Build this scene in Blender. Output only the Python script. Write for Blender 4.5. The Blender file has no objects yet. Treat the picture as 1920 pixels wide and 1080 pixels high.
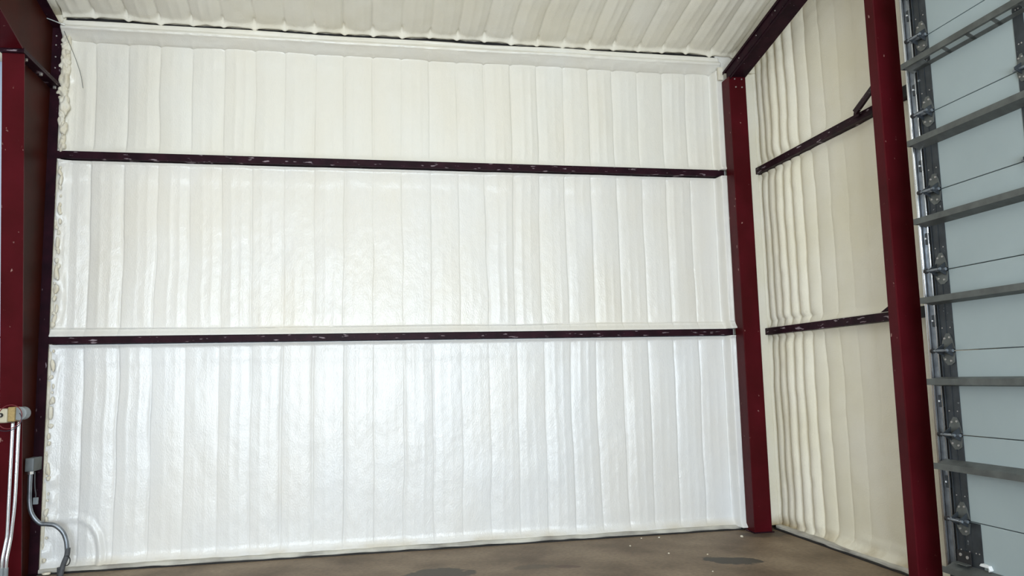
import bpy, bmesh, math, random
import numpy as np
from mathutils import Vector, Matrix
S = bpy.context.scene
C = S.collection
random.seed(4)
SLOPE = 0.21
EAVE = 5.72          # underside of the foamed roof at the back wall
WR = 7.823           # girt face on the right wall

# ------------------------------------------------------------------ camera
cam = bpy.data.cameras.new('camera'); camo = bpy.data.objects.new('camera', cam); C.objects.link(camo)
yaw, pitch, roll = 0.1940, 0.1146, -0.0236
ca, sa, cb, sb = math.cos(yaw), math.sin(yaw), math.cos(pitch), math.sin(pitch)
fw = Vector((sa*cb, ca*cb, sb)); r0 = Vector((ca, -sa, 0)); u0 = r0.cross(fw)
rt = math.cos(roll)*r0 + math.sin(roll)*u0
up = -math.sin(roll)*r0 + math.cos(roll)*u0
M = Matrix(((rt.x, up.x, -fw.x), (rt.y, up.y, -fw.y), (rt.z, up.z, -fw.z))).to_4x4()
M.translation = (3.0766, -8.7052, 1.796)
camo.matrix_world = M
cam.sensor_width = 36; cam.lens = 36*1473.8/1920; cam.clip_start = 0.05
S.camera = camo

# ------------------------------------------------------------------ world, lights, exposure
w = bpy.data.worlds.new('world'); S.world = w; w.use_nodes = True
bg = w.node_tree.nodes['Background']; bg.inputs[0].default_value = (0.62, 0.78, 1.0, 1); bg.inputs[1].default_value = 0.5
def area(name, loc, rot, sx, sy, power, col):
    l = bpy.data.lights.new(name, 'AREA'); l.shape = 'RECTANGLE'; l.size = sx; l.size_y = sy
    l.energy = power; l.color = col
    o = bpy.data.objects.new(name, l); C.objects.link(o); o.location = loc; o.rotation_euler = rot
    return o
# daylight through the open overhead door of the opposite side wall
area('doorway_daylight', (3.0, -14.9, 2.2), (math.pi/2+0.30, 0, 0), 4.4, 4.3, 2050, (0.79, 0.90, 1.0))
# overhead fill light, added to brighten the floor and upper back wall
area('overhead_fill', (2.5, -8.0, 7.2), (0, 0, 0), 9.0, 2.0, 330, (0.95, 0.98, 1.0))
S.view_settings.view_transform = 'Standard'; S.view_settings.look = 'None'
# fill light added at the left side to lift the right wall
area('left_side_fill', (-7.9, -8.5, 2.0), (math.pi/2, 0, -math.pi/2), 4.0, 4.0, 330, (0.86, 0.93, 1.0))
S.view_settings.gamma = 1; S.view_settings.use_curve_mapping = False
S.view_settings.exposure = -0.74

# ------------------------------------------------------------------ materials
def mat(name, col, rough=0.5, metal=0.0, var=0.0, vscale=3.0, vcol=None, bump=0.0, bscale=60.0, stretch=(1, 1, 1), spec=0.5, coat=0.0, flecks=None, zstain=None):
    m = bpy.data.materials.new(name); m.use_nodes = True
    nt = m.node_tree; N = nt.nodes; L = nt.links; b = N['Principled BSDF']
    b.inputs['Base Color'].default_value = (*col, 1); b.inputs['Roughness'].default_value = rough
    b.inputs['Metallic'].default_value = metal; b.inputs['Specular IOR Level'].default_value = spec
    b.inputs['Coat Weight'].default_value = coat; b.inputs['Coat Roughness'].default_value = 0.25
    tc = N.new('ShaderNodeTexCoord'); mp = N.new('ShaderNodeMapping'); mp.inputs['Scale'].default_value = stretch
    g = N.new('ShaderNodeNewGeometry')
    L.new(g.outputs['Position'], mp.inputs['Vector'])
    out = None
    if var:
        n = N.new('ShaderNodeTexNoise'); n.inputs['Scale'].default_value = vscale; n.inputs['Detail'].default_value = 5
        L.new(mp.outputs[0], n.inputs['Vector'])
        r = N.new('ShaderNodeValToRGB'); r.color_ramp.elements[0].position = 0.35; r.color_ramp.elements[1].position = 0.65
        L.new(n.outputs['Fac'], r.inputs[0])
        mx = N.new('ShaderNodeMix'); mx.data_type = 'RGBA'; mx.inputs[6].default_value = (*col, 1)
        mx.inputs[7].default_value = (*(vcol or tuple(c*(1-var) for c in col)), 1)
        L.new(r.outputs[0], mx.inputs[0]); out = mx.outputs[2]
    if flecks:
        fcol, fscale, thr, fst = flecks
        mp2 = N.new('ShaderNodeMapping'); mp2.inputs['Scale'].default_value = fst; L.new(g.outputs['Position'], mp2.inputs['Vector'])
        n = N.new('ShaderNodeTexNoise'); n.inputs['Scale'].default_value = fscale; n.inputs['Detail'].default_value = 3
        L.new(mp2.outputs[0], n.inputs['Vector'])
        r = N.new('ShaderNodeValToRGB'); r.color_ramp.elements[0].position = thr; r.color_ramp.elements[1].position = thr+0.05
        L.new(n.outputs['Fac'], r.inputs[0])
        mx = N.new('ShaderNodeMix'); mx.data_type = 'RGBA'
        if out: L.new(out, mx.inputs[6])
        else: mx.inputs[6].default_value = (*col, 1)
        mx.inputs[7].default_value = (*fcol, 1); L.new(r.outputs[0], mx.inputs[0]); out = mx.outputs[2]
    if zstain:      # damp and dirt soaked up from the slab
        zt, zc, zk = zstain
        sx = N.new('ShaderNodeSeparateXYZ'); L.new(g.outputs['Position'], sx.inputs[0])
        n = N.new('ShaderNodeTexNoise'); n.inputs['Scale'].default_value = 2.6; n.inputs['Detail'].default_value = 4; L.new(g.outputs['Position'], n.inputs['Vector'])
        a = N.new('ShaderNodeMapRange'); a.inputs[1].default_value = zt; a.inputs[2].default_value = zt*0.25; L.new(sx.outputs[2], a.inputs[0])
        c = N.new('ShaderNodeMapRange'); c.inputs[1].default_value = 0.38; c.inputs[2].default_value = 0.62; L.new(n.outputs['Fac'], c.inputs[0])
        k = N.new('ShaderNodeMath'); k.operation = 'MULTIPLY'; L.new(a.outputs[0], k.inputs[0]); L.new(c.outputs[0], k.inputs[1])
        k2 = N.new('ShaderNodeMath'); k2.operation = 'MULTIPLY'; L.new(k.outputs[0], k2.inputs[0]); k2.inputs[1].default_value = zk
        mx = N.new('ShaderNodeMix'); mx.data_type = 'RGBA'; L.new(k2.outputs[0], mx.inputs[0]); L.new(out, mx.inputs[6]); mx.inputs[7].default_value = (*zc, 1); out = mx.outputs[2]
    if out: L.new(out, b.inputs['Base Color'])
    if bump:
        n = N.new('ShaderNodeTexNoise'); n.inputs['Scale'].default_value = bscale; n.inputs['Detail'].default_value = 4
        L.new(mp.outputs[0], n.inputs['Vector'])
        bp = N.new('ShaderNodeBump'); bp.inputs['Strength'].default_value = bump; bp.inputs['Distance'].default_value = 0.01
        L.new(n.outputs['Fac'], bp.inputs['Height']); L.new(bp.outputs[0], b.inputs['Normal'])
    m['nt'] = 1
    return m
FOAM = mat('spray_foam', (0.83, 0.815, 0.785), 0.28, var=0.1, vscale=1.4, vcol=(0.82, 0.785, 0.715), bump=0.28, bscale=90, stretch=(1, 1, 0.5), spec=0.62, zstain=(0.14, (0.62, 0.55, 0.42), 0.75))
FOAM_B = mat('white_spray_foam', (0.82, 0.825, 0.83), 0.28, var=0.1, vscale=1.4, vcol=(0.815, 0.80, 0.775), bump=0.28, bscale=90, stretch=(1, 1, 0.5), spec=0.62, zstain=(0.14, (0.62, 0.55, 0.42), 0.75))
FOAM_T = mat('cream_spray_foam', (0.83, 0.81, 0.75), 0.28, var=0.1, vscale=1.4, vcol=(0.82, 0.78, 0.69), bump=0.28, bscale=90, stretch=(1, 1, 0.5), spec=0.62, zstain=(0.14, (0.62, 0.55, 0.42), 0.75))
FOAM_R = mat('spray_foam_matt', (0.87, 0.825, 0.71), 0.6, var=0.1, vscale=1.3, vcol=(0.83, 0.775, 0.62), bump=0.4, bscale=80, spec=0.4, zstain=(0.17, (0.40, 0.30, 0.15), 1.0))
PRIMER_C = mat('purple_brown_column_primer', (0.028, 0.008, 0.014), 0.5, spec=0.05, var=0.4, vscale=6, vcol=(0.016, 0.006, 0.010), bump=0.1, bscale=40, flecks=((0.30, 0.24, 0.27), 22, 0.71, (1.6, 1.6, 0.35)))
FOAM_C = mat('ceiling_foam', (0.91, 0.875, 0.78), 0.6, var=0.1, vscale=1.3, vcol=(0.88, 0.83, 0.70), bump=0.4, bscale=80, spec=0.4)
FOAM_E = mat('spray_foam_edge', (0.84, 0.80, 0.69), 0.5, var=0.15, vscale=9, vcol=(0.76, 0.69, 0.54), bump=0.6, bscale=45)
PRIMER = mat('red_primer', (0.080, 0.0055, 0.010), 0.36, spec=0.07, var=0.4, vscale=2.2, vcol=(0.055, 0.004, 0.006), bump=0.08, bscale=25, flecks=((0.35, 0.2, 0.18), 18, 0.70, (1, 1, 0.6)))
PRIMER_W = mat('red_primer_web', (0.055, 0.008, 0.005), 0.45, spec=0.07, var=0.35, vscale=1.6, vcol=(0.035, 0.010, 0.007), bump=0.05, bscale=25)
PRIMER_D = mat('purple_brown_primer', (0.030, 0.009, 0.016), 0.42, spec=0.07, var=0.4, vscale=6, vcol=(0.016, 0.006, 0.010), bump=0.1, bscale=40, flecks=((0.30, 0.24, 0.27), 16, 0.63, (0.5, 0.5, 2.5)))
GALV = mat('galvanised_steel', (0.30, 0.33, 0.37), 0.42, metal=0.75, var=0.35, vscale=14, bump=0.06, bscale=60)
GALV_D = mat('dull_galvanised_steel', (0.045, 0.053, 0.062), 0.5, metal=0.35, var=0.4, vscale=9, vcol=(0.026, 0.031, 0.037), flecks=((0.25, 0.27, 0.28), 30, 0.70, (1, 1, 1)))
STRUT = mat('strut_steel', (0.13, 0.14, 0.135), 0.5, metal=0.4, var=0.3, vscale=10, bump=0.1, bscale=50)
CHROME = mat('bright_rolled_steel', (0.80, 0.83, 0.88), 0.22, metal=0.9)
DOORP = mat('door_skin', (0.34, 0.405, 0.42), 0.5, var=0.06, vscale=2.0, bump=0.05, bscale=30, flecks=((0.22, 0.23, 0.23), 5.0, 0.76, (1, 1, 1)))
PALE = mat('pale_blue_sheet', (0.60, 0.70, 0.85), 0.5, var=0.08, vscale=3)
BLACK = mat('black_gap', (0.012, 0.011, 0.012), 0.7)
WIRE_R = mat('red_wire', (0.16, 0.012, 0.02), 0.4)
WIRE_B = mat('dark_wire', (0.02, 0.015, 0.03), 0.4)
BOXG = mat('grey_box_steel', (0.27, 0.30, 0.32), 0.5, metal=0.2, var=0.2, vscale=12)
BEIGE = mat('beige_plastic', (0.55, 0.50, 0.38), 0.5)
TAN = mat('tan_label', (0.42, 0.30, 0.12), 0.6, var=0.2, vscale=60)
SLEEVE = mat('grey_sleeve', (0.085, 0.09, 0.10), 0.7, var=0.3, vscale=30)
WHITE = mat('white_plastic', (0.75, 0.77, 0.78), 0.45)
TRIMM = mat('base_angle_paint', (0.66, 0.64, 0.57), 0.55, var=0.5, vscale=2.2, vcol=(0.30, 0.28, 0.25), bump=0.3, bscale=20)

def concrete():
    m = bpy.data.materials.new('concrete'); m.use_nodes = True
    nt = m.node_tree; N = nt.nodes; L = nt.links; b = N['Principled BSDF']; b.inputs['Roughness'].default_value = 0.62
    g = N.new('ShaderNodeNewGeometry')
    def noise(scale, det=6, vec=None):
        n = N.new('ShaderNodeTexNoise'); n.inputs['Scale'].default_value = scale; n.inputs['Detail'].default_value = det
        L.new(vec or g.outputs['Position'], n.inputs['Vector']); return n.outputs['Fac']
    def ramp(f, a, c, ca_, cb_):
        r = N.new('ShaderNodeValToRGB'); e = r.color_ramp.elements; e[0].position = a; e[1].position = c
        e[0].color = ca_; e[1].color = cb_; L.new(f, r.inputs[0]); return r.outputs[0]
    base = ramp(noise(1.6), 0.3, 0.7, (0.12, 0.076, 0.040, 1), (0.29, 0.215, 0.14, 1))
    fine = ramp(noise(26), 0.3, 0.75, (0.75, 0.75, 0.75, 1), (1.1, 1.1, 1.1, 1))
    mx = N.new('ShaderNodeMix'); mx.data_type = 'RGBA'; mx.blend_type = 'MULTIPLY'; mx.inputs[0].default_value = 1
    L.new(base, mx.inputs[6]); L.new(fine, mx.inputs[7]); col = mx.outputs[2]
    sx = N.new('ShaderNodeSeparateXYZ'); L.new(g.outputs['Position'], sx.inputs[0])
    wob = noise(5.5, 5); wob2 = noise(3.0, 3)
    def mth(op, a, b_=None):
        n = N.new('ShaderNodeMath'); n.operation = op
        for i, v in enumerate((a, b_)):
            if v is None: continue
            if isinstance(v, (int, float)): n.inputs[i].default_value = v
            else: L.new(v, n.inputs[i])
        return n.outputs[0]
    # oil stains: each an ellipse with a ragged rim, at its own place on the slab
    for (x, y, rx, ry, ang, k, colr) in ((6.62, -1.40, 0.30, 0.15, -0.6, 0.95, (0.045, 0.038, 0.028)), (3.80, -1.12, 0.36, 0.24, 0.1, 0.85, (0.05, 0.042, 0.03)),
                                         (5.04, -1.17, 0.13, 0.06, -0.3, 0.7, (0.09, 0.045, 0.03)), (4.72, -1.1, 0.22, 0.10, 0, 0.55, (0.08, 0.06, 0.04)),
                                         (7.55, -0.36, 0.28, 0.16, 0.0, 0.6, (0.055, 0.045, 0.038)), (5.7, -2.6, 0.5, 0.3, 0.4, 0.5, (0.07, 0.05, 0.035)), (2.2, -2.4, 0.5, 0.4, 0, 0.5, (0.07, 0.055, 0.04))):
        dx = mth('SUBTRACT', sx.outputs[0], x); dy = mth('SUBTRACT', sx.outputs[1], y)
        c_, s_ = math.cos(ang), math.sin(ang)
        a = mth('DIVIDE', mth('ADD', mth('MULTIPLY', dx, c_), mth('MULTIPLY', dy, s_)), rx)
        q = mth('DIVIDE', mth('SUBTRACT', mth('MULTIPLY', dy, c_), mth('MULTIPLY', dx, s_)), ry)
        d = mth('ADD', mth('MULTIPLY', a, a), mth('MULTIPLY', q, q))
        d = mth('ADD', d, mth('MULTIPLY', mth('SUBTRACT', wob, 0.5), 3.2))
        f = ramp(d, 0.72, 0.98, (k, k, k, 1), (0, 0, 0, 1))
        mx = N.new('ShaderNodeMix'); mx.data_type = 'RGBA'; L.new(f, mx.inputs[0]); L.new(col, mx.inputs[6]); mx.inputs[7].default_value = (*colr, 1)
        col = mx.outputs[2]
    L.new(col, b.inputs['Base Color'])
    bp = N.new('ShaderNodeBump'); bp.inputs['Strength'].default_value = 0.2; bp.inputs['Distance'].default_value = 0.01
    L.new(noise(40), bp.inputs['Height']); L.new(bp.outputs[0], b.inputs['Normal'])
    return m
CONC = concrete()

# ------------------------------------------------------------------ helpers
class MB:
    def __init__(s): s.v = []; s.f = []
    def add(s, v, f):
        n = len(s.v); s.v += [tuple(p) for p in v]; s.f += [tuple(i+n for i in q) for q in f]; return s
    def box(s, x0, x1, y0, y1, z0, z1):
        v = [(x, y, z) for x in (x0, x1) for y in (y0, y1) for z in (z0, z1)]
        return s.add(v, [(0, 1, 3, 2), (4, 6, 7, 5), (0, 4, 5, 1), (2, 3, 7, 6), (0, 2, 6, 4), (1, 5, 7, 3)])
    def prism(s, poly, axis, a, b):
        """poly in the other two axes, extruded along axis (0,1,2) from a to b"""
        def P(q, t):
            q = list(q); q.insert(axis, t); return tuple(q)
        n = len(poly); v = [P(q, a) for q in poly]+[P(q, b) for q in poly]
        f = [tuple(range(n))[::-1], tuple(range(n, 2*n))]+[(i, (i+1) % n, n+(i+1) % n, n+i) for i in range(n)]
        return s.add(v, f)
    def tube(s, pts, r, n=10, cap=True):
        pts = [Vector(p) for p in pts]; rings = []; prev = None
        for i, p in enumerate(pts):
            t = (pts[min(i+1, len(pts)-1)]-pts[max(i-1, 0)]).normalized()
            if prev is None: a = t.orthogonal().normalized()
            else:
                a = prev-t*prev.dot(t); a.normalize()
            prev = a; b = t.cross(a); rr = r[i] if isinstance(r, (list, tuple)) else r
            rings.append([p+a*math.cos(2*math.pi*k/n)*rr+b*math.sin(2*math.pi*k/n)*rr for k in range(n)])
        v = [q for R in rings for q in R]
        f = [(i*n+k, i*n+(k+1) % n, (i+1)*n+(k+1) % n, (i+1)*n+k) for i in range(len(rings)-1) for k in range(n)]
        if cap: f += [tuple(range(n))[::-1], tuple((len(rings)-1)*n+k for k in range(n))]
        return s.add(v, f)
    def build(s, name, m, parent=None, smooth=False, bevel=0):
        me = bpy.data.meshes.new(name); me.from_pydata(s.v, [], s.f)
        bm = bmesh.new(); bm.from_mesh(me); bmesh.ops.recalc_face_normals(bm, faces=bm.faces); bm.to_mesh(me); bm.free()
        me.materials.append(m)
        if smooth: me.polygons.foreach_set('use_smooth', [True]*len(me.polygons))
        o = bpy.data.objects.new(name, me); C.objects.link(o)
        if bevel:
            bv = o.modifiers.new('bevel', 'BEVEL'); bv.width = bevel; bv.segments = 2; bv.limit_method = 'ANGLE'
        if parent:
            o.parent = parent; o.location = -Vector(parent.location)
            if parent.parent: o.location = -Vector(parent.location)-Vector(parent.parent.location)
        return o
def tag(o, label=None, cat=None, group=None, kind=None):
    if label: o['label'] = label
    if cat: o['category'] = cat
    if group: o['group'] = group
    if kind: o['kind'] = kind
    return o
def empty(name, loc=(0, 0, 0)):
    o = bpy.data.objects.new(name, None); C.objects.link(o); o.location = loc; o.empty_display_size = 0.1; return o
def copy_tree(o, off, parent=None):
    c = o.copy(); C.objects.link(c); c.parent = parent
    if parent is None: c.location = Vector(o.location)+Vector(off)
    for ch in list(o.children): copy_tree(ch, (0, 0, 0), c)
    return c
def smoothpath(pts, n=6):
    P = [Vector(p) for p in pts]; out = []
    for i in range(len(P)-1):
        p0 = P[max(i-1, 0)]; p1 = P[i]; p2 = P[i+1]; p3 = P[min(i+2, len(P)-1)]
        for k in range(n):
            t = k/n
            out.append(0.5*((2*p1)+(p2-p0)*t+(2*p0-5*p1+4*p2-p3)*t*t+(3*p1-p0-3*p2+p3)*t**3))
    out.append(P[-1]); return out

rng = np.random.default_rng(7)
def vnoise(x, y, sx, sy, seed):
    """smooth value noise, cell sizes sx, sy"""
    r = np.random.default_rng(seed); G = r.uniform(-1, 1, (256, 256))
    u = x/sx+100; v = y/sy+100; i = np.floor(u).astype(int); j = np.floor(v).astype(int); fu = u-i; fv = v-j
    fu = fu*fu*(3-2*fu); fv = fv*fv*(3-2*fv)
    g = lambda a, b: G[a % 256, b % 256]
    return (g(i, j)*(1-fu)+g(i+1, j)*fu)*(1-fv)+(g(i, j+1)*(1-fu)+g(i+1, j+1)*fu)*fv
def sheet(name, U, V, pos, m, parent=None, back=None):
    """grid over U x V; pos(u, v) -> xyz arrays; back = vector for the rim turned back"""
    uu, vv = np.meshgrid(U, V, indexing='ij'); X, Y, Z = pos(uu, vv)
    nu, nv = uu.shape; co = np.stack([X, Y, Z], -1).reshape(-1, 3)
    idx = np.arange(nu*nv).reshape(nu, nv)
    f = np.stack([idx[:-1, :-1], idx[1:, :-1], idx[1:, 1:], idx[:-1, 1:]], -1).reshape(-1, 4)
    if back is not None:
        rim = np.concatenate([idx[:, 0], idx[-1, 1:], idx[::-1, -1][1:], idx[0, ::-1][1:-1]])
        n0 = len(co); co = np.concatenate([co, co[rim]+np.array(back)]); k = len(rim); a = np.arange(k); b = (a+1) % k
        f = np.concatenate([f, np.stack([rim[a], n0+a, n0+b, rim[b]], -1)])
    me = bpy.data.meshes.new(name); me.vertices.add(len(co)); me.vertices.foreach_set('co', co.ravel())
    me.loops.add(f.size); me.polygons.add(len(f)); me.loops.foreach_set('vertex_index', f.ravel().astype(np.int32))
    me.polygons.foreach_set('loop_start', np.arange(0, f.size, 4, dtype=np.int32))
    me.update(calc_edges=True); me.validate()
    me.polygons.foreach_set('use_smooth', [True]*len(me.polygons)); me.materials.append(m)
    o = bpy.data.objects.new(name, me); C.objects.link(o)
    if parent: o.parent = parent
    return o

CREASE = np.array([0.314+0.3292*k-0.000425*k*k for k in range(-1, 24)])
def crease_fn(pos, edges, seed, zz, wob=0.010, A=0.016, groove=0.008, gw=0.011, amps=None):
    """pillow between neighbouring creases, with a narrow groove at each; returns height toward the room"""
    h = np.zeros_like(pos); x = pos+vnoise(pos, zz, 0.5, 0.45, seed)*wob+vnoise(pos, zz, 0.25, 1.3, seed+9)*wob
    k = np.clip(np.searchsorted(edges, x.ravel()).reshape(x.shape), 1, len(edges)-1)
    a = edges[k-1]; b = edges[k]; t = np.clip((x-a)/(b-a), 0, 1)
    r = np.random.default_rng(seed+1); am = r.uniform(0.45, 1.25, len(edges)+1)
    if amps is not None: am = am*np.interp(np.r_[edges, edges[-1]+.3], amps[0], amps[1])
    asym = r.uniform(-0.6, 0.6, len(edges)+1)
    H = 1-np.abs(2*t-1)**2.6
    mid = np.exp(-((t-0.36-0.14*asym[k])/0.07)**2)*0.50+np.exp(-((t-0.68-0.1*asym[k])/0.06)**2)*0.40
    h += am[k]*A*(H+mid*(0.6+0.5*vnoise(pos, zz, 0.3, 0.7, seed+4))+asym[k]*(t-0.5))
    d = np.minimum(x-a, b-x)
    ga = 0.75+0.45*vnoise(pos, zz, 0.33, 0.5, seed+3)
    near = np.where(x-a < b-x, x-a, x-b); sg = np.where(pos > 2.7, 1.0, -1.0)   # laps: one flank steep, the other long
    near = near*sg
    h -= groove*ga*am[k]*np.where(near < 0, np.exp(-(near/(gw*0.7))**2), np.exp(-near/(gw*2.2)))
    return h

# ------------------------------------------------------------------ room shell
XL, YF = -8.0, -15.0
floor = MB().box(XL, 8.4, YF-3, 0.3, -0.2, 0).build('floor', CONC); tag(floor, kind='structure')
zr = lambda y: EAVE - SLOPE*y
wb = empty('wall_back', (0, 0.2, 0)); tag(wb, kind='structure')
sh = MB()
xs = XL
while xs < 8.1:
    sh.box(xs, min(xs+0.295, 8.1), 0.145, 0.17, 0, 6.0); sh.box(xs+0.295, min(xs+0.32, 8.12), 0.12, 0.17, 0, 6.0); xs += 0.32
sh.build('siding', PALE, wb)
wr = empty('wall_right', (8.0, -7, 0)); tag(wr, kind='structure')
MB().prism([(0.3, 0), (0.3, zr(0.3)+.25), (YF, zr(YF)+.25), (YF, 0)], 0, 8.02, 8.10).build('siding', PALE, wr)
wl = MB().prism([(0.3, 0), (0.3, zr(0.3)+.2), (YF, zr(YF)+.2), (YF, 0)], 0, XL-0.1, XL).build('wall_left', FOAM_R); tag(wl, kind='structure')
# front wall with its open doorway (behind the camera)
fwl = MB()
for x0, x1, z0, z1 in ((XL, 0.75, 0, 4.4), (5.25, 8.1, 0, 4.4), (XL, 8.1, 4.4, zr(YF)+.2)):
    fwl.box(x0, x1, YF-0.1, YF, z0, z1)
tag(fwl.build('wall_front', FOAM_R), kind='structure')
cl = empty('ceiling', (0, 0, 5.9)); tag(cl, kind='structure')
MB().prism([(0.3, zr(0.3)+.16), (0.3, zr(0.3)+.26), (YF-0.1, zr(YF)+.26), (YF-0.1, zr(YF)+.16)], 0, XL-0.1, 8.1).build('roof_sheet', PALE, cl)
def linz(a, b, n, edge=0.03):
    """samples between a and b, denser at both ends"""
    e = np.array([0, .006, .014, .024, .036, .05])
    return np.unique(np.r_[a+e, np.linspace(a+.05, b-.05, n), b-e])

# foam on the back wall, one field between each pair of girts
XF = np.arange(0.005, 7.475, 0.007)
AMPX = ([0, 1.5, 3, 4.6, 5.2, 7.6], [1.25, 1.0, 0.75, 0.7, 1.05, 1.1])
def back_field(z0, z1, seed, top_roll, shelf):
    def pos(x, z):
        h = crease_fn(x, CREASE, 31+seed, z, A=0.0095, groove=0.012, gw=0.0085, amps=AMPX)
        fade = 1-0.75*np.exp(-((z-z0)/0.07)**2)-0.75*np.exp(-((z1-z)/0.06)**2)
        h = h*np.clip(fade, 0, 1)
        h += 0.008*vnoise(x, z, 0.45, 1.3, seed+50)+0.0035*vnoise(x, z, 0.16, 0.35, seed+51)+0.002*vnoise(x, z, 0.7, 0.25, seed+57)+0.0016*vnoise(x, z, 0.05, 0.04, seed+52)
        # lap line of a spraying pass
        h += 0.006*np.exp(-(np.maximum(0, z1-0.16-z+0.02*vnoise(x, z, .3, 1, seed+60))/0.05)**2)*(z < z1)
        # filled up to the girts above and below
        h += 0.055*np.exp(-((z-z0)/0.045)**2)*(1 if shelf[0] else 0.6)
        h += 0.040*np.exp(-((z1-z)/0.022)**2)*top_roll
        # rolled up against the posts at both sides
        h += 0.135*np.clip((x-7.372-0.006*vnoise(x, z, 1, .06, 5))/0.022, 0, 1)
        h += 0.030*np.clip(1-x/0.13, 0, 1)
        lump = np.clip(vnoise(x, z, 0.09, 0.10, seed+70)+0.25, 0, 1)*np.clip(1-(x-0.03*vnoise(x, z, 1, .3, 8))/0.10, 0, 1)**0.5
        h += (0.050 if z0 > 4 else 0.028)*lump
        if z0 > 2.3 and z0 < 3:      # crack above the middle girt
            zc = 2.405-0.008*vnoise(x, z, .8, 1, 91); on = np.clip(vnoise(x, z, 0.5, 9, 92)*3+0.7+1.5*(x < 1.6), 0, 1)
            h += 0.020*np.clip((zc+0.012-z)/0.02, 0, 1); h -= 0.03*on*np.exp(-((z-zc)/0.005)**2)
        if z0 < 1:
            pts = [(0, .50), (.14, .492), (.25, .51), (.34, .497), (.44, .439), (.507, .326), (.531, .195), (.536, .05)]
            d = np.full_like(x, 9.0)
            for (ax, az), (bx, bz) in zip(pts[:-1], pts[1:]):
                L2 = (bx-ax)**2+(bz-az)**2; t = np.clip(((x-ax)*(bx-ax)+(z-az)*(bz-az))/L2, 0, 1)
                d = np.minimum(d, np.hypot(x-ax-t*(bx-ax), z-az-t*(bz-az)))
            h += 0.020*np.exp(-(d/0.028)**2)-0.008*np.exp(-((d-0.045)/0.015)**2)
        return x, 0.075-h, z
    return pos
zl = np.unique(np.r_[linz(2.325, 4.175, 60), np.linspace(2.38, 2.43, 22)])
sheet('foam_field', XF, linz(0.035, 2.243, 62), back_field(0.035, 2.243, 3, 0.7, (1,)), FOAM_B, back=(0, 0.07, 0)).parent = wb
sheet('foam_field', XF, zl, back_field(2.325, 4.175, 1, 0.5, (1,)), FOAM, back=(0, 0.07, 0)).parent = wb
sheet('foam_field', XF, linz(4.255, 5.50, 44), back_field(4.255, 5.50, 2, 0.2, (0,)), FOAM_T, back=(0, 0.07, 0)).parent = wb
MB().box(7.44, 7.95, 0.04, 0.14, 0.03, 5.78).build('corner_foam', FOAM, wb)
MB().box(0.0, 7.9, 0.055, 0.12, 5.66, 5.80).build('crack_backing', BLACK, wb)  # added black strip, its colour supplies the darkness inside the eave crack
MB().box(-0.22, 0.02, 0.03, 0.14, 0.03, 5.78).build('corner_foam', FOAM_E, wb)
# foamed eave strut
prof = np.array([(0.07, 5.705), (0.03, 5.700), (-0.005, 5.690), (-0.015, 5.665), (-0.018, 5.635), (-0.035, 5.618), (-0.060, 5.606), (-0.072, 5.590), (-0.066, 5.572), (-0.045, 5.560), (-0.015, 5.535), (0.015, 5.508), (0.045, 5.488), (0.09, 5.475)])
pt = np.linspace(0, len(prof)-1, 60)
py = np.interp(pt, np.arange(len(prof)), prof[:, 0]); pz = np.interp(pt, np.arange(len(prof)), prof[:, 1])
def eave(u, v):
    y = np.interp(v, pt, py); z = np.interp(v, pt, pz)
    y = y-0.008*vnoise(u, v, 0.5, 2.5, 21)-0.004*vnoise(u, v, 0.07, 1.2, 22); z = z+0.007*vnoise(u, v, 0.9, 30, 23)
    zz = 5.652-0.012*(u-5)/2+0.004*vnoise(u, v, .2, 9, 88)
    y = y+0.03*np.exp(-((z-zz)/0.006)**2)*np.clip(1-np.abs(u-4.9)/1.1, 0, 1)**.3*(u > 3.8)*(u < 6.0)
    # pillowed underside where each rib runs in
    k = np.abs((u-np.interp(u, CREASE, CREASE))); nd = np.min(np.abs(u[..., None]-CREASE), -1)
    z = z-0.010*np.exp(-(nd/0.02)**2)*np.clip((v-9)/3, 0, 1)
    return u, y, z
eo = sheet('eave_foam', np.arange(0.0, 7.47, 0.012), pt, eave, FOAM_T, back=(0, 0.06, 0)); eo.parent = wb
for o in wb.children:
    if o.type == 'MESH' and o.name != 'siding': o.location = -Vector(wb.location)
# ceiling foam
def ceil(u, v):
    h = crease_fn(u, CREASE, 77, v, A=0.021, groove=0.020, gw=0.014, wob=0.012)
    nd = np.min(np.abs(u[..., None]-CREASE), -1)
    h = h*(1-np.exp(-(v/0.06)**2))
    h += 0.012*vnoise(u, v, 0.5, 0.5, 63)+0.004*vnoise(u, v, 0.12, 0.12, 64)
    h += 0.030*np.exp(-((v-0.02)/0.035)**2)*(1+0.7*np.exp(-(nd/0.03)**2))*(1+0.2*vnoise(u, v, .08, 1, 67))
    h -= 0.022*np.exp(-(nd/0.012)**2)*np.exp(-((v-0.10)/0.045)**2)
    return u, -v+0.02, EAVE+SLOPE*v+0.035-h
vs = np.unique(np.r_[np.linspace(-0.06, 0.25, 45), np.linspace(0.25, 4.0, 70)])
co_ = sheet('foam_field', np.arange(0.0, 7.96, 0.0105), vs, ceil, FOAM_C, back=(0, 0, 0.06)); co_.parent = cl
c2 = sheet('foam_field', np.arange(0.0, 7.96, 0.06), np.linspace(4.0, 15, 40), ceil, FOAM_C, back=(0, 0, 0.06)); c2.parent = cl
c3 = sheet('foam_field', np.arange(XL, 0.02, 0.06), np.linspace(-0.06, 15, 60), ceil, FOAM_C, back=(0, 0, 0.06)); c3.parent = cl
for o in (co_, c2, c3): o.location = -Vector(cl.location)

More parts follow.
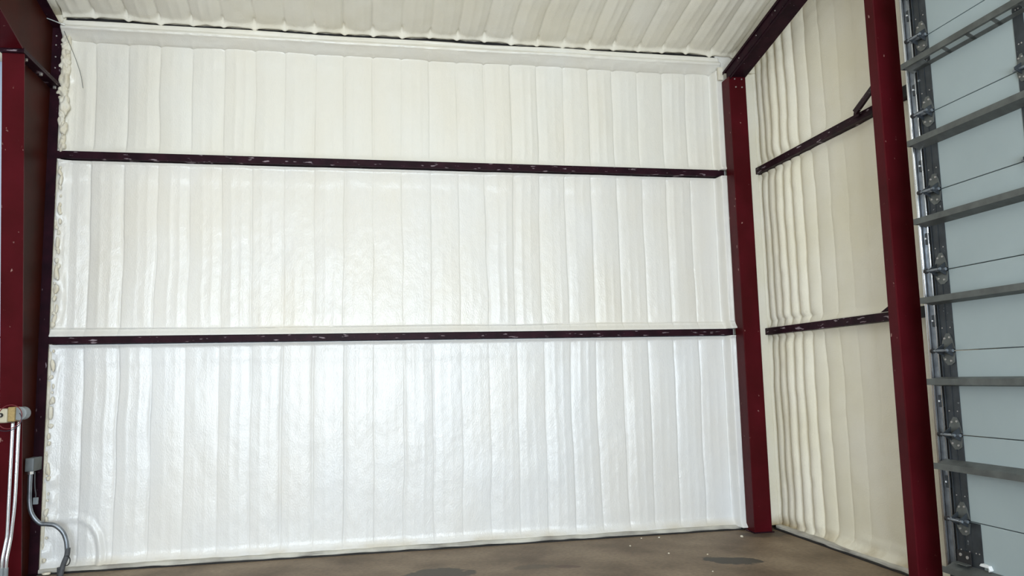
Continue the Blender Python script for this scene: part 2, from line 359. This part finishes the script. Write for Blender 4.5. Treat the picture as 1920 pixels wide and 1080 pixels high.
# foam on the right wall
YC = np.array([3.42, 3.14, 2.86, 2.6, 2.3, 2.02, 1.74, 1.46, 1.19, 0.96, 0.775, 0.60, 0.43, 0.27, 0.13, -0.02])[::-1]
def right_field(z0, z1, seed, roof=False):
    def pos(s, v):      # s = distance from the corner, v = height
        y = -s
        z = np.where(v > z1-1e-6, v, v)
        if roof: z = z0+(v-z0)*((EAVE+SLOPE*s+0.02-z0)/(z1-z0))
        x_ = s+0.012*vnoise(s, z, .3, .35, seed)
        k = np.clip(np.searchsorted(YC, x_.ravel()).reshape(s.shape), 1, len(YC)-1); a = YC[k-1]; b = YC[k]; t = np.clip((x_-a)/(b-a), 0, 1)
        r = np.random.default_rng(200); am = r.uniform(0.6, 1.25, len(YC)+2)
        fall = np.interp(s, [0, 0.3, 0.9, 1.2, 1.6, 2.6], [1.3, 1.3, 1.0, 0.5, 0.2, 0.1])
        h = fall*am[k]*0.055*(1-np.abs(2*t-1)**2.2)
        d = np.minimum(x_-a, b-x_); h -= fall*0.016*np.exp(-(d/0.012)**2)
        end = 1-0.85*np.exp(-((z-z0)/0.07)**2)-(0.6 if not roof else 0.75)*np.exp(-(((EAVE+SLOPE*s-z) if roof else (z1-z))/0.08)**2)
        h = h*np.clip(end, 0, 1)
        h += 0.008*vnoise(s, z, .5, .4, seed+1)+0.004*vnoise(s, z, .12, .1, seed+2)
        h += 0.035*np.exp(-((z-z0)/0.045)**2)+(0.02*np.exp(-((z1-z)/0.025)**2) if not roof else 0.05*np.exp(-((EAVE+SLOPE*s-z)/0.06)**2))
        if z0 < 1:
            h += 0.05*np.exp(-((z-0.05)/0.05)**2)*np.clip((s-0.9)/0.5, 0, 1)+0.02*np.exp(-((z-0.16)/0.02)**2)*np.clip((s-1.3)/0.4, 0, 1)
        if 2.3 < z0 < 3:
            on = np.clip(vnoise(s, z, .4, 9, 17)*3+.6, 0, 1); h -= 0.02*on*np.exp(-((z-2.395-0.008*s)/0.006)**2)
        return WR+0.085-h, y, z
    return pos
SY = np.arange(-0.04, 3.34, 0.010)
for a, b, sd, rf in ((0.035, 2.238, 301, False), (2.322, 4.185, 305, False), (4.272, 5.5, 309, True)):
    o = sheet('foam_field', SY, linz(a, b, 60), right_field(a, b, sd, rf), FOAM_R, back=(0.07, 0, 0)); o.parent = wr; o.location = -Vector(wr.location)
# smooth coated angle standing in the corner behind the post
st = MB(); st.box(7.74, 7.86, -0.11, 0.05, 0.04, 5.46); st.build('corner_angle', FOAM_R, wr, bevel=0.012)
st = MB(); st.box(7.69, 7.90, -0.13, 0.05, 5.465, 5.56); st.build('corner_cap', FOAM_R, wr, bevel=0.015)
# foamed door jamb beyond the second post, header above the door and wall further on
def jamb(u, v):
    return 7.86-0.045*np.clip(np.sin(u*math.pi), 0, 1)**.4-0.006*vnoise(u, v, .3, .05, 41), -3.34-0.062*u-0.004*vnoise(u, v, 1, .12, 42), v
o = sheet('jamb_foam', np.linspace(0, 1, 14), np.arange(0.02, 5.6, 0.03), jamb, FOAM_R, back=(0.12, 0, 0)); o.parent = wr; o.location = -Vector(wr.location)
MB().prism([(-3.34, 5.2), (-3.34, zr(-3.34)), (-7.2, zr(-7.2)), (-7.2, 5.2)], 0, 7.86, 7.98).build('header_foam', FOAM_R, wr)
MB().prism([(-6.95, 0), (-6.95, zr(-6.95)), (-14.9, zr(-14.9)), (-14.9, 0)], 0, 7.87, 7.99).build('foam_field', FOAM_R, wr)

# base angles along the slab edge
def base(name, along, a, b, off, label):
    root = empty(name, (0, 0, 0)); tag(root, kind='structure')
    def pf(u, v):
        y = np.interp(v, [0, 1, 2, 3, 4], [0.05, -0.005, -0.02, -0.022, 0.02]); z = np.interp(v, [0, 1, 2, 3, 4], [0.052, 0.048, 0.04, 0.014, 0.006])
        y = y-0.006*vnoise(u, v, .12, .8, 71)-0.006*vnoise(u, v, .6, 3, 72); z = z+0.004*vnoise(u, v, .15, .9, 73)
        return (u, y+off, z) if along == 0 else (off+y, -u, z)
    o = sheet('base_angle', np.arange(a, b, 0.02), np.linspace(0, 4, 17), pf, TRIMM); o.parent = root
    bx = MB()
    if along == 0: bx.box(a, b, off-0.045, off+0.06, 0.0005, 0.011)
    else: bx.box(off-0.045, off+0.06, -b, -a, 0.0005, 0.011)
    bx.build('dark_gap_strip', BLACK, root)  # black strip standing in for the shaded gap above the slab
base('baseboard_back', 0, 0.0, 7.44, 0.0, '')
base('baseboard_right', 1, 0.12, 3.3, WR+0.0, '')

# ------------------------------------------------------------------ girts
def girt_back(z0, z1, label, name='wall_girt'):
    r = empty(name, (0, 0, z0)); tag(r, label, 'girt')
    MB().box(0.0, 7.46, -0.004, 0.0, z0, z1).build('flange', PRIMER_D, r)
    MB().box(0.0, 7.46, 0.0, 0.14, z0, z0+0.004).build('web', PRIMER_D, r)
    MB().box(0.0, 7.46, -0.004, 0.016, z1-0.004, z1).build('lip', PRIMER_D, r)
    MB().box(0.0, 0.42, -0.008, -0.0035, z0+0.002, z1-0.003).build('lap_plate', PRIMER_D, r)
    return r
girt_back(4.185, 4.262, 'dark steel girt across the back wall between its top and middle foam fields')
girt_back(2.250, 2.322, 'dark steel girt across the back wall between its middle and bottom foam fields')
def girt_right(z0, z1, label):
    r = empty('wall_girt', (WR, -1.4, z0)); tag(r, label, 'girt')
    MB().box(WR-0.003, WR+0.001, -3.34, -0.09, z0, z1).build('flange', PRIMER_D, r)
    MB().box(WR, WR+0.14, -3.34, -0.09, z0, z0+0.004).build('web', PRIMER_D, r)
    MB().box(WR, WR+0.14, -3.34, -0.09, z1-0.004, z1).build('web', PRIMER_D, r)
    MB().box(WR-0.03, WR-0.003, -2.95, -2.74, z0-0.01, z1+0.01).build('clip', BLACK, r)
    return r
girt_right(4.190, 4.268, 'upper dark steel girt on the right wall, meeting the post by a diagonal brace')
girt_right(2.240, 2.318, 'lower dark steel girt on the right wall at mid height')
# flange brace and clip
r = empty('flange_brace', (7.75, -2.35, 4.25)); tag(r, 'short diagonal angle brace between the upper right-wall girt and the second post', 'brace')
MB().add([(7.818, -2.09, 4.305), (7.818, -2.13, 4.255), (7.575, -2.83, 4.375), (7.575, -2.83, 4.315), (7.79, -2.09, 4.305), (7.79, -2.13, 4.255), (7.555, -2.83, 4.375), (7.555, -2.83, 4.315)],
         [(0, 1, 3, 2), (4, 6, 7, 5), (0, 2, 6, 4), (1, 5, 7, 3), (0, 4, 5, 1), (2, 3, 7, 6)]).build('angle_leg', PRIMER_D, r)
MB().add([(7.80, -2.08, 4.225), (7.80, -2.17, 4.225), (7.815, -2.08, 4.30), (7.815, -2.17, 4.30), (7.795, -2.08, 4.225), (7.795, -2.17, 4.225), (7.81, -2.08, 4.30), (7.81, -2.17, 4.30)],
         [(0, 1, 3, 2), (4, 6, 7, 5), (0, 2, 6, 4), (1, 5, 7, 3), (0, 4, 5, 1), (2, 3, 7, 6)]).build('end_tab', PRIMER_D, r)
r = empty('girt_clip', (7.8, -2.6, 2.3)); tag(r, 'small triangular clip on the lower right-wall girt against the second post', 'bracket')
MB().add([(7.818, -2.26, 2.322), (7.818, -2.40, 2.322), (7.70, -2.828, 2.48), (7.80, -2.26, 2.322), (7.80, -2.40, 2.322), (7.685, -2.828, 2.48)],
         [(0, 1, 2), (3, 5, 4), (0, 3, 4, 1), (1, 4, 5, 2), (0, 2, 5, 3)]).build('gusset', PRIMER_D, r)

def bolt_mb(c, axis, rr=0.013, h=0.012):
    mb = MB(); c = Vector(c); a = Vector(axis)
    return mb.tube([c, c+a*h*0.9, c+a*h], [rr, rr, rr*0.7], 6)
BOLT = mat('bolt_steel', (0.45, 0.42, 0.40), 0.4, metal=0.6)

# ------------------------------------------------------------------ posts on the right
def post(x0, x1, y0, y1, z1, label, topbolts, darkface=PRIMER):
    r = empty('steel_post', ((x0+x1)/2, (y0+y1)/2, 0)); tag(r, label, 'post')
    # cold-formed channel: web to the hall, flanges back to the wall, turned lips
    t = 0.006; q = [(x0, y1), (x0, y0+0.008), (x0+0.008, y0), (x1-0.008, y0), (x1, y0+0.008), (x1, y1), (x1-0.03, y1), (x1-0.03, y1-t), (x1-t, y1-t), (x1-t, y0+0.010), (x1-0.010, y0+t), (x0+0.010, y0+t), (x0+t, y0+0.010), (x0+t, y1-t), (x0+0.03, y1-t), (x0+0.03, y1)]
    MB().prism(q, 2, 0.012, z1).build('channel', PRIMER, r)
    MB().box(x0-0.015, x1+0.015, y0-0.015, y1+0.015, 0.001, 0.012).build('base_plate', PRIMER_D, r)
    for bx, bz in topbolts:
        bolt_mb((x0+bx, y0, z1-bz), (0, -1, 0), 0.009, 0.01).build('bolt', BOLT, r)
    return r
post(7.452, 7.668, -0.28, -0.09, 5.345, 'dark red steel post standing in the corner between back and right walls', ((0.07, 0.03), (0.16, 0.03), (0.08, 0.13), (0.16, 0.13)))
p2 = post(7.455, 7.68, -2.947, -2.83, 5.84, 'dark red steel post at the left jamb of the overhead door', ())
# rafter along the end wall
r = empty('end_wall_rafter', (7.56, -0.28, 5.33)); tag(r, 'dark red sloping rafter rising from the top of the corner post', 'rafter')
def rz(y, d): return 5.305+SLOPE*(-0.28-y)+d
def sl(x0, x1, y0, y1, d0, d1): return MB().prism([(y0, rz(y0, d0)), (y0, rz(y0, d1)), (y1, rz(y1, d1)), (y1, rz(y1, d0))], 0, x0, x1)
YE = -14.8
sl(7.462, 7.468, -0.20, YE, 0.006, 0.175).build('web', PRIMER_C, r)
sl(7.455, 7.665, -0.26, YE, 0.036, 0.042).build('bottom_flange', PRIMER_C, r)
sl(7.448, 7.60, -0.12, YE, 0.175, 0.182).build('top_flange', PRIMER_C, r)
sl(7.448, 7.454, -0.12, YE, 0.150, 0.175).build('flange_lip', PRIMER_C, r)
sl(7.655, 7.661, -0.26, YE, 0.042, 0.10).build('flange_lip', PRIMER, r)
for i in range(6):
    y = -0.55-i*0.42; bolt_mb((7.455, y, rz(y, 0.10)), (-1, 0, 0), 0.007, 0.008).build('bolt', BOLT, r)
MB().box(7.395, 7.455, -0.125, -0.10, 5.36, 5.52).build('flange_stub', FOAM_E, r)

# ------------------------------------------------------------------ left rigid frame
r = empty('frame_column', (-0.095, -0.3, 0)); tag(r, 'wide tapered dark red steel column along the left edge of the picture', 'column')
XW = -0.095
MB().prism([(-0.395, 0.012), (-0.885, 4.93), (-0.01, 4.93), (-0.01, 0.012)], 0, XW-0.004, XW+0.004).build('web', PRIMER_W, r)
MB().prism([(-0.395, 0.012), (-0.885, 4.93), (-0.899, 4.93), (-0.409, 0.012)], 0, -0.19, 0.0).build('inner_flange', PRIMER, r)
MB().box(-0.19, 0.0, -0.012, 0.0, 0.012, 4.93).build('outer_flange', PRIMER_C, r)
MB().box(-0.2, 0.01, -0.43, 0.01, 0.001, 0.012).build('base_plate', PRIMER_D, r)
MB().box(-0.20, 0.008, -0.93, 0.008, 4.93, 4.952).build('cap_plate', PRIMER_D, r)
for y in (-0.78, -0.06, -0.42):
    for x in (-0.03, -0.16): MB().tube([(x, y, 4.905), (x, y, 4.93)], 0.017, 6).build('bolt', BOLT, r)
r = empty('frame_rafter', (-0.095, -0.3, 4.953)); tag(r, 'dark red haunched rafter bolted on top of the left column', 'rafter')
def ot(y): return 5.60+SLOPE*(-0.083-y)
def ob(y): return 4.975+0.30*(-0.93-y) if y > -3 else 4.975+0.30*2.07+0.2*(-3-y)
MB().prism([(-0.01, 4.976), (-0.01, 5.60), (-0.083, 5.61), (-3, ot(-3)), (YE, ot(YE)), (YE, ob(YE)), (-3, ob(-3)), (-0.93, 4.976)], 0, XW-0.004, XW+0.004).build('web', PRIMER_W, r)
MB().prism([(-0.93, 4.976), (-3, ob(-3)), (YE, ob(YE)), (YE, ob(YE)-.014), (-3, ob(-3)-.014), (-0.945, 4.962)], 0, -0.19, 0.0).build('bottom_flange', PRIMER, r)
MB().prism([(-0.0, 4.976), (-0.0, 5.60), (-0.083, 5.614), (-3, ot(-3)+.01), (YE, ot(YE)+.01), (YE, ot(YE)-.002), (-3, ot(-3)-.002), (-0.083, 5.602), (-0.012, 5.59), (-0.012, 4.976)], 0, -0.19, 0.0).build('outer_flange', PRIMER_C, r)
MB().box(-0.20, 0.008, -0.93, 0.008, 4.953, 4.975).build('end_plate', PRIMER_D, r)
for z in (5.15, 5.27, 5.40, 5.50):
    bolt_mb((-0.05, -0.012, z), (0, -1, 0), 0.008, 0.008).build('bolt', BOLT, r)
o = MB().tube([(-0.088, -0.19, 5.612), (-0.04, -0.15, 5.608), (0.02, -0.10, 5.60), (0.05, -0.085, 5.595)], 0.007, 8).build('tie_rod', CHROME); tag(o, 'short bright steel rod end poking through the left rafter at the eave', 'rod')
o = MB().tube(smoothpath([(0.035, -0.055, 5.54), (0.085, -0.05, 5.42), (0.125, -0.03, 5.316), (0.165, -0.015, 5.20), (0.20, -0.005, 5.08), (0.215, 0.02, 4.955)]), 0.0028, 6).build('thin_wire', SLEEVE); tag(o, 'thin grey wire hanging from the eave over foam in the top left corner', 'wire')
# rough foam squeezed out beside the left column
def lumps(z0, z1, n, rmin, rmax, seed):
    rd = random.Random(seed); bm = bmesh.new()
    for i in range(n):
        z = z0+(z1-z0)*(i+rd.random())/n; rr = rd.uniform(rmin, rmax)
        g = bmesh.ops.create_icosphere(bm, subdivisions=3, radius=rr)['verts']; ox = rd.uniform(0.0, 0.035); oy = rd.uniform(-0.01, 0.02)
        for v in g:
            k = 1+0.35*math.sin(v.co.x*70+i*3)*math.cos(v.co.z*55+i)
            v.co = Vector((v.co.x*0.75*k+0.02+ox, v.co.y*0.6*k+oy, v.co.z*rd_s[i % 5]*k+z))
    me = bpy.data.meshes.new('foam_bead'); bm.to_mesh(me); bm.free(); me.materials.append(FOAM_E)
    me.polygons.foreach_set('use_smooth', [True]*len(me.polygons))
    o = bpy.data.objects.new('foam_bead', me); C.objects.link(o); o.parent = wb; o.location = -Vector(wb.location); return o
rd_s = [1.0, 1.6, 0.8, 2.2, 1.2]
lumps(4.65, 5.45, 8, 0.05, 0.075, 9); lumps(4.3, 5.5, 26, 0.025, 0.055, 1); lumps(2.38, 4.15, 26, 0.014, 0.032, 2); lumps(0.1, 2.22, 20, 0.012, 0.032, 3)

# ------------------------------------------------------------------ overhead door
JO = [0.06, 0.69, 1.305, 1.925, 2.535, 3.150, 3.765, 4.375, 4.985, 5.6]
XD = 7.42; Y0, Y1 = -3.44, -7.1
door = empty('door_1', (XD, Y0, 0)); tag(door, kind='structure')
for i in range(9):
    z0, z1 = JO[i]+0.003, JO[i+1]-0.003
    s = MB(); s.box(XD, XD+0.05, Y1, Y0, z0, z1).build('door_section', DOORP, door, bevel=0.003)
def stile(y0, y1, z0, z1, lip=True):
    s = MB(); s.box(XD-0.004, XD-0.0002, y1, y0, z0, z1)
    if lip: s.box(XD-0.012, XD-0.004, y0-0.006, y0, z0, z1); s.box(XD-0.008, XD-0.004, (y0+y1)/2-0.002, (y0+y1)/2+0.002, z0, z1)
    o = s.build('stile', GALV_D, door)
    rv = MB()
    for k, zz in enumerate(np.arange(z0+0.17, z1-0.10, 0.24)):
        for yy in (y0-0.03, y1+0.03):
            rv.tube([(XD-0.004, yy, zz), (XD-0.0075, yy, zz)], 0.005, 6)
    rv.build('rivet', BOLT, o)
    return o
for i in range(9):
    stile(-3.456, -3.598, JO[i]+0.004, JO[i+1]-0.004); stile(-4.382, -4.465, JO[i]+0.004, JO[i+1]-0.004, False); stile(-5.45, -5.54, JO[i]+0.004, JO[i+1]-0.004, False); stile(-6.94, -7.09, JO[i]+0.004, JO[i+1]-0.004, False)
stile(-3.60, -3.69, JO[0]+0.004, JO[1]-0.004, False)
def hinge(y, zc, wide):
    h = empty('hinge', (XD-0.01-XD, y-Y0, zc)); h.parent = door
    def part(mb, n, m):
        me = mb.build(n, m); me.parent = h; return me
    k = 1 if wide else 0.7; h.scale = (1.25,)*3 if wide else (1, 1, 1)
    lf = MB().prism([(-0.05*k, 0.012), (-0.035*k, 0.07), (-0.015*k, 0.105), (0.01*k, 0.105), (0.045*k, 0.06), (0.06*k, 0.012)], 0, 0.0, 0.005)
    part(lf, 'leaf', STRUT)
    lf = MB().prism([(-0.05*k, -0.012), (-0.04*k, -0.07), (-0.015*k, -0.085), (0.015*k, -0.085), (0.05*k, -0.05), (0.06*k, -0.012)], 0, 0.0, 0.005)
    part(lf, 'leaf', STRUT)
    part(MB().tube([(-0.015, -0.055*k, 0), (-0.015, 0.075*k, 0)], 0.009, 8), 'barrel', GALV)
    for q in ((-0.035, 0.035) if wide else (0.0,)):
        part(MB().prism([(0.0, -0.035), (-0.055, -0.006), (-0.055, 0.010), (0.0, 0.045)], 1, q, q+0.005), 'gusset', GALV_D)
    if wide:
        part(MB().tube([(-0.048, -0.05, 0.002), (-0.048, 0.085, 0.002)], 0.008, 8), 'roller_stem', GALV)
        part(MB().tube([(-0.048, 0.062, 0.002), (-0.048, 0.080, 0.002)], 0.014, 12), 'roller', BLACK)
    for yy, zz in ((-0.02, 0.08), (0.02, 0.075), (-0.02, -0.06), (0.025, -0.05)):
        part(MB().tube([(-0.007, yy*k, zz), (0, yy*k, zz)], 0.006, 6), 'screw', BOLT)
for j in JO[1:9]: hinge(-3.535, j, True); hinge(-4.42, j, False); hinge(-5.49, j, False)
# bottom roller bracket
h = empty('bottom_bracket', (XD-0.01-XD, -0.07, 0.40)); h.parent = door
for mb, n, m in ((MB().box(-0.006, 0, -0.075, 0.06, -0.10, 0.07), 'plate', BLACK), (MB().box(-0.05, 0, -0.075, 0.06, -0.022, -0.016), 'flange', STRUT), (MB().tube([(-0.012, -0.045, 0.03), (-0.006, -0.045, 0.03)], 0.012, 8), 'bolt', BOLT), (MB().tube([(-0.012, 0.02, 0.04), (-0.006, 0.02, 0.04)], 0.012, 8), 'bolt', BOLT)):
    o = mb.build(n, m); o.parent = h
o = MB().prism([(-3.675, 0.40), (-3.688, 0.418), (-3.76, 0.415), (-3.775, 0.385), (-3.757, 0.372), (-3.757, 0.398), (-3.69, 0.398)], 0, XD-0.03, XD).build('lift_handle', WHITE, door, bevel=0.003); o['label'] = 'small white lift handle'
# struts
for i, zs in enumerate((0.314, 1.067, 1.696, 2.318, 2.937, 3.564, 4.196, 4.81, 5.42)):
    hh = 0.023
    below = zs < 1.8      # the flange to the hall hangs under or stands over the web, as bolted
    xs0 = XD-0.08
    zf0, zf1 = zs-hh, zs+hh
    st = MB()
    st.box(xs0, xs0+0.004, Y1, -3.365, zf0, zf1)
    sp = (0.01, 0.01, 0.010, 0.016, 0.026, 0.032, 0.040, 0.04, 0.04)[i]; su = (0.035, 0.030, 0.012, 0.008, 0.008, 0.008, 0.008, 0.008, 0.008)[i]
    # hat section: two webs spreading from the front face to the door skin
    lo = [(xs0, zf0), (xs0+0.004, zf0+0.003), (XD-0.001, zf0-sp+0.003), (XD-0.001, zf0-sp)]
    hi = [(xs0, zf1), (xs0+0.004, zf1-0.003), (XD-0.001, zf1+su-0.003), (XD-0.001, zf1+su)]
    def web(q, y0, y1): st.prism([(p[0], p[1]) for p in q], 1, y1, y0)
    if i == 6:          # the light strut with cut-outs in its lower web
        lerp = lambda f: (xs0+(XD-0.001-xs0)*f, zf0-sp*f)
        n1 = [lo[0], lo[1], (lerp(0.16)[0], lerp(0.16)[1]+0.003), lerp(0.16)]
        n2 = [lerp(0.62), (lerp(0.62)[0], lerp(0.62)[1]+0.003), lo[2], lo[3]]
        web(n1, -3.44, Y1); web(n2, -3.44, Y1); web(lo, -3.40, -3.60)
        y = -3.60
        while y > -6.9:
            web(lo, y-0.20, y-0.235); y -= 0.235
    else:
        web(lo, -3.40, Y1); web(hi, -3.40, Y1)
    o = st.build('strut', STRUT, door)
    MB().box(xs0+0.004, XD-0.015, -3.381, -3.365, zf0, zf0+0.022).build('end_tab', GALV_D, o).location = (-Vector(door.location)*0)
for o in list(door.children):
    if o.name.startswith('strut'):
        for ch in o.children: ch.location = (0, 0, 0)

# vertical track beside the door
tr = empty('door_track', (7.42, -3.39, 0)); tag(tr, 'bright vertical steel guide track between second post and overhead door', 'track')
MB().tube([(7.408, -3.346, 0.30), (7.408, -3.346, 5.8)], 0.0125, 12).build('rolled_edge', CHROME, tr, smooth=True)
MB().box(7.424, 7.428, -3.412, -3.352, 0.30, 5.8).build('track_face', GALV, tr)
MB().tube([(7.418, -3.419, 0.30), (7.418, -3.419, 5.8)], 0.006, 8).build('track_lip', CHROME, tr, smooth=True)
MB().box(7.430, 7.455, -3.432, -3.33, 0.0, 5.8).build('mounting_angle', BLACK, tr)
for z in (0.95, 1.55, 2.16, 2.80, 3.38, 4.0, 4.62):
    b = MB().box(7.414, 7.430, -3.430, -3.382, z-0.045, z+0.045).build('bracket', GALV_D, tr, bevel=0.004)
    MB().tube([(7.402, -3.402, z), (7.414, -3.402, z)], 0.008, 6).build('bolt', CHROME, b).location = (0, 0, 0)

# ------------------------------------------------------------------ electrical bits on the left column
r = empty('switch_box', (-0.07, -0.78, 1.5)); tag(r, 'beige box with a screw knob on the left column, wires looped round it', 'box')
MB().tube([(0.050, -0.66, 1.585), (0.050, -0.76, 1.585)], 0.060, 20).build('round_box', BOXG, r)
MB().box(-0.13, -0.035, -0.80, -0.66, 1.505, 1.632).build('cover', BEIGE, r, bevel=0.012)
MB().box(-0.036, 0.022, -0.785, -0.66, 1.515, 1.645).build('side_box', TAN, r, bevel=0.006)
MB().tube([(-0.085, -0.80, 1.575), (-0.085, -0.818, 1.575)], 0.020, 14).build('knob', BLACK, r)
MB().tube([(-0.085, -0.80, 1.575), (-0.085, -0.826, 1.575)], 0.011, 10).build('knob_screw', CHROME, r)
for k, (xt, xb) in enumerate(((-0.012, -0.015), (0.038, 0.020))):
    r = empty('conduit', (xt, -0.72, 0)); tag(r, ('left' if k == 0 else 'right')+' of two thin bright metal conduits running down from the beige box', 'conduit', )
    MB().tube(smoothpath([(xt, -0.73, 1.52), (xt, -0.73, 1.2), (xt-0.002, -0.73, 0.8), (xb, -0.73, 0.52), (xb-0.006, -0.735, 0.44), (xb-0.02, -0.75, 0.30), (xb-0.022, -0.75, 0.2)]), 0.013, 12).build('pipe', CHROME, r, smooth=True)
    MB().tube([(xb-0.022, -0.75, 0.23), (xb-0.022, -0.75, 0.06)], 0.019, 12).build('coupling', BOXG, r)
    MB().tube([(xb-0.022, -0.75, 0.06), (xb-0.022, -0.75, 0.0)], 0.014, 12).build('stub', SLEEVE, r)
def loop(cx, cz, ry, rz_, y, tilt, a0, a1): return [(cx+ry*math.cos(a), y+tilt*math.sin(a), cz+rz_*math.sin(a)) for a in np.linspace(a0, a1, 28)]
o = MB().tube(loop(-0.0, 1.56, 0.10, 0.105, -0.835, 0.02, -2.9, 2.7), 0.004, 6).build('wire_loop', WIRE_R); tag(o, 'thin red wire looped round the front of the beige box', 'wire')
o = MB().tube(loop(-0.02, 1.535, 0.12, 0.10, -0.84, 0.01, -3.0, 0.6), 0.004, 6).build('wire_loop', WIRE_B); tag(o, 'dark thin wire sagging just below the beige box', 'wire')
o = MB().tube(smoothpath([(-0.20, -0.40, 1.96), (-0.23, -0.45, 1.83), (-0.26, -0.5, 1.72), (-0.27, -0.6, 1.55)]), 0.0045, 6).build('lead_wire', WIRE_R); tag(o, 'dark red wire leading down behind the left column toward the box', 'wire')
o = MB().tube(smoothpath([(-0.19, -0.42, 2.36), (-0.22, -0.43, 2.345), (-0.30, -0.43, 2.27), (-0.5, -0.4, 2.0)]), 0.005, 6).build('lead_wire', WIRE_B); tag(o, 'black wire bowing out to the left behind the left column', 'wire')
r = empty('junction_box', (-0.03, -0.2, 1.0)); tag(r, 'small grey metal junction box on the left column, a bent conduit below it', 'box')
MB().box(-0.085, -0.010, -0.22, -0.02, 1.012, 1.138).build('body', BOXG, r, bevel=0.004)
MB().box(-0.010, -0.006, -0.218, -0.022, 1.015, 1.135).build('cover_plate', STRUT, r)
r = empty('bent_conduit', (0, -0.2, 0)); tag(r, 'grey metal conduit bending from the junction box across foam to the floor', 'conduit')
Yc = -0.19
MB().tube(smoothpath([(-0.046, Yc, 1.015), (-0.046, Yc, 0.85), (-0.040, Yc, 0.70), (-0.012, Yc, 0.60), (0.055, Yc, 0.518), (0.125, Yc, 0.505), (0.195, Yc, 0.488), (0.262, Yc, 0.425), (0.298, Yc, 0.34), (0.310, Yc, 0.245)], 8), 0.021, 14).build('pipe', GALV, r, smooth=True)
MB().tube(smoothpath([(0.315, Yc, 0.27), (0.310, Yc, 0.20), (0.285, Yc-.01, 0.12), (0.262, Yc-0.02, 0.0)]), 0.024, 12).build('sleeve', SLEEVE, r, smooth=True)
MB().tube(loop(0.315, 0.155, 0.03, 0.045, Yc-0.02, 0.0, -1.9, 1.9), 0.005, 6).build('tie', BLACK, r)
MB().tube([(-0.046, Yc, 1.02), (-0.046, Yc, 0.985)], 0.028, 12).build('connector', CHROME, r)
r = empty('wire_connector', (0, -0.13, 0.7)); tag(r, 'small grey plug on a short cable hanging beside the bent conduit', 'connector')
MB().tube(smoothpath([(-0.028, -0.13, 1.0), (-0.022, -0.13, 0.86), (-0.010, -0.13, 0.78), (-0.015, -0.13, 0.74)]), 0.006, 8).build('cable', SLEEVE, r)
MB().box(-0.03, 0.012, -0.145, -0.115, 0.69, 0.755).build('plug', BOXG, r, bevel=0.004)
o = MB().tube([(0.225, -0.10, 0.0), (0.225, -0.10, 0.075)], 0.028, 14).build('pipe_stub', SLEEVE); tag(o, 'short dark pipe stub rising from the slab behind the bent conduit', 'pipe')

# next bay, seen in a sliver left of the column
o = sheet('eave_foam', np.arange(-2.6, -0.43, 0.02), pt, lambda u, v: (u, np.interp(v, pt, py)-0.02*vnoise(u, v, .1, 6, 3), (np.interp(v, pt, pz)-5.6)*1.3+5.42+0.02*vnoise(u, v, .15, 4, 6)), FOAM_E, back=(0, .06, 0)); o.parent = wb; o.location = -Vector(wb.location)
bn = empty('slatted_bench', (-0.9, -0.15, 0)); tag(bn, 'black slatted bench against the pale wall, just showing left of the column', 'bench')
for k in range(4):
    z = 0.50+k*0.085
    MB().box(-1.7, -0.325, -0.10-0.03*k, -0.06-0.03*k, z, z+0.072).build('slat', BLACK, bn)
MB().box(-1.7, -0.325, -0.50, -0.10, 0.44, 0.475).build('seat', BLACK, bn)
for x in (-1.65, -0.42):
    for y in (-0.47, -0.12): MB().box(x, x+0.04, y, y+0.04, 0, 0.44).build('leg', GALV_D, bn)

# ------------------------------------------------------------------ crumbs of trimmed foam on the slab
rd = random.Random(11)
bm = bmesh.new(); bmesh.ops.create_icosphere(bm, subdivisions=2, radius=0.02)
for v in bm.verts: v.co *= 1+0.5*(rd.random()-0.5); v.co.z *= 0.6
me = bpy.data.meshes.new('foam_crumb'); bm.to_mesh(me); bm.free(); me.materials.append(FOAM_E)
for i, (x, y, s) in enumerate(((7.22, -0.42, 0.9), (6.35, -0.18, 0.6), (6.15, -0.16, 0.5), (6.15, -0.95, 0.5), (6.25, -1.75, 0.4), (5.9, -0.5, 0.5), (6.5, -1.1, 0.4))):
    o = bpy.data.objects.new('foam_crumb', me); C.objects.link(o); o.location = (x, y, 0.008*s); o.scale = (s, s*0.8, s); o.rotation_euler.z = rd.random()*6
    tag(o, 'tiny cream crumb of trimmed foam lying on the concrete floor', 'crumb', 'foam crumbs on the floor')
    if i == 0: o['label'] = 'largest cream foam crumb, on the concrete just left of the corner post foot'
    if i == 3: o['label'] = 'cream foam crumb alone on the concrete left of the dark oil stain'
o = bpy.data.objects.new('foam_offcut', me); C.objects.link(o); o.location = (0.10, -0.09, 0.022); o.scale = (2.2, 1.4, 1.0); tag(o, 'yellowish foam offcut on the floor at the foot of the left column', 'foam')
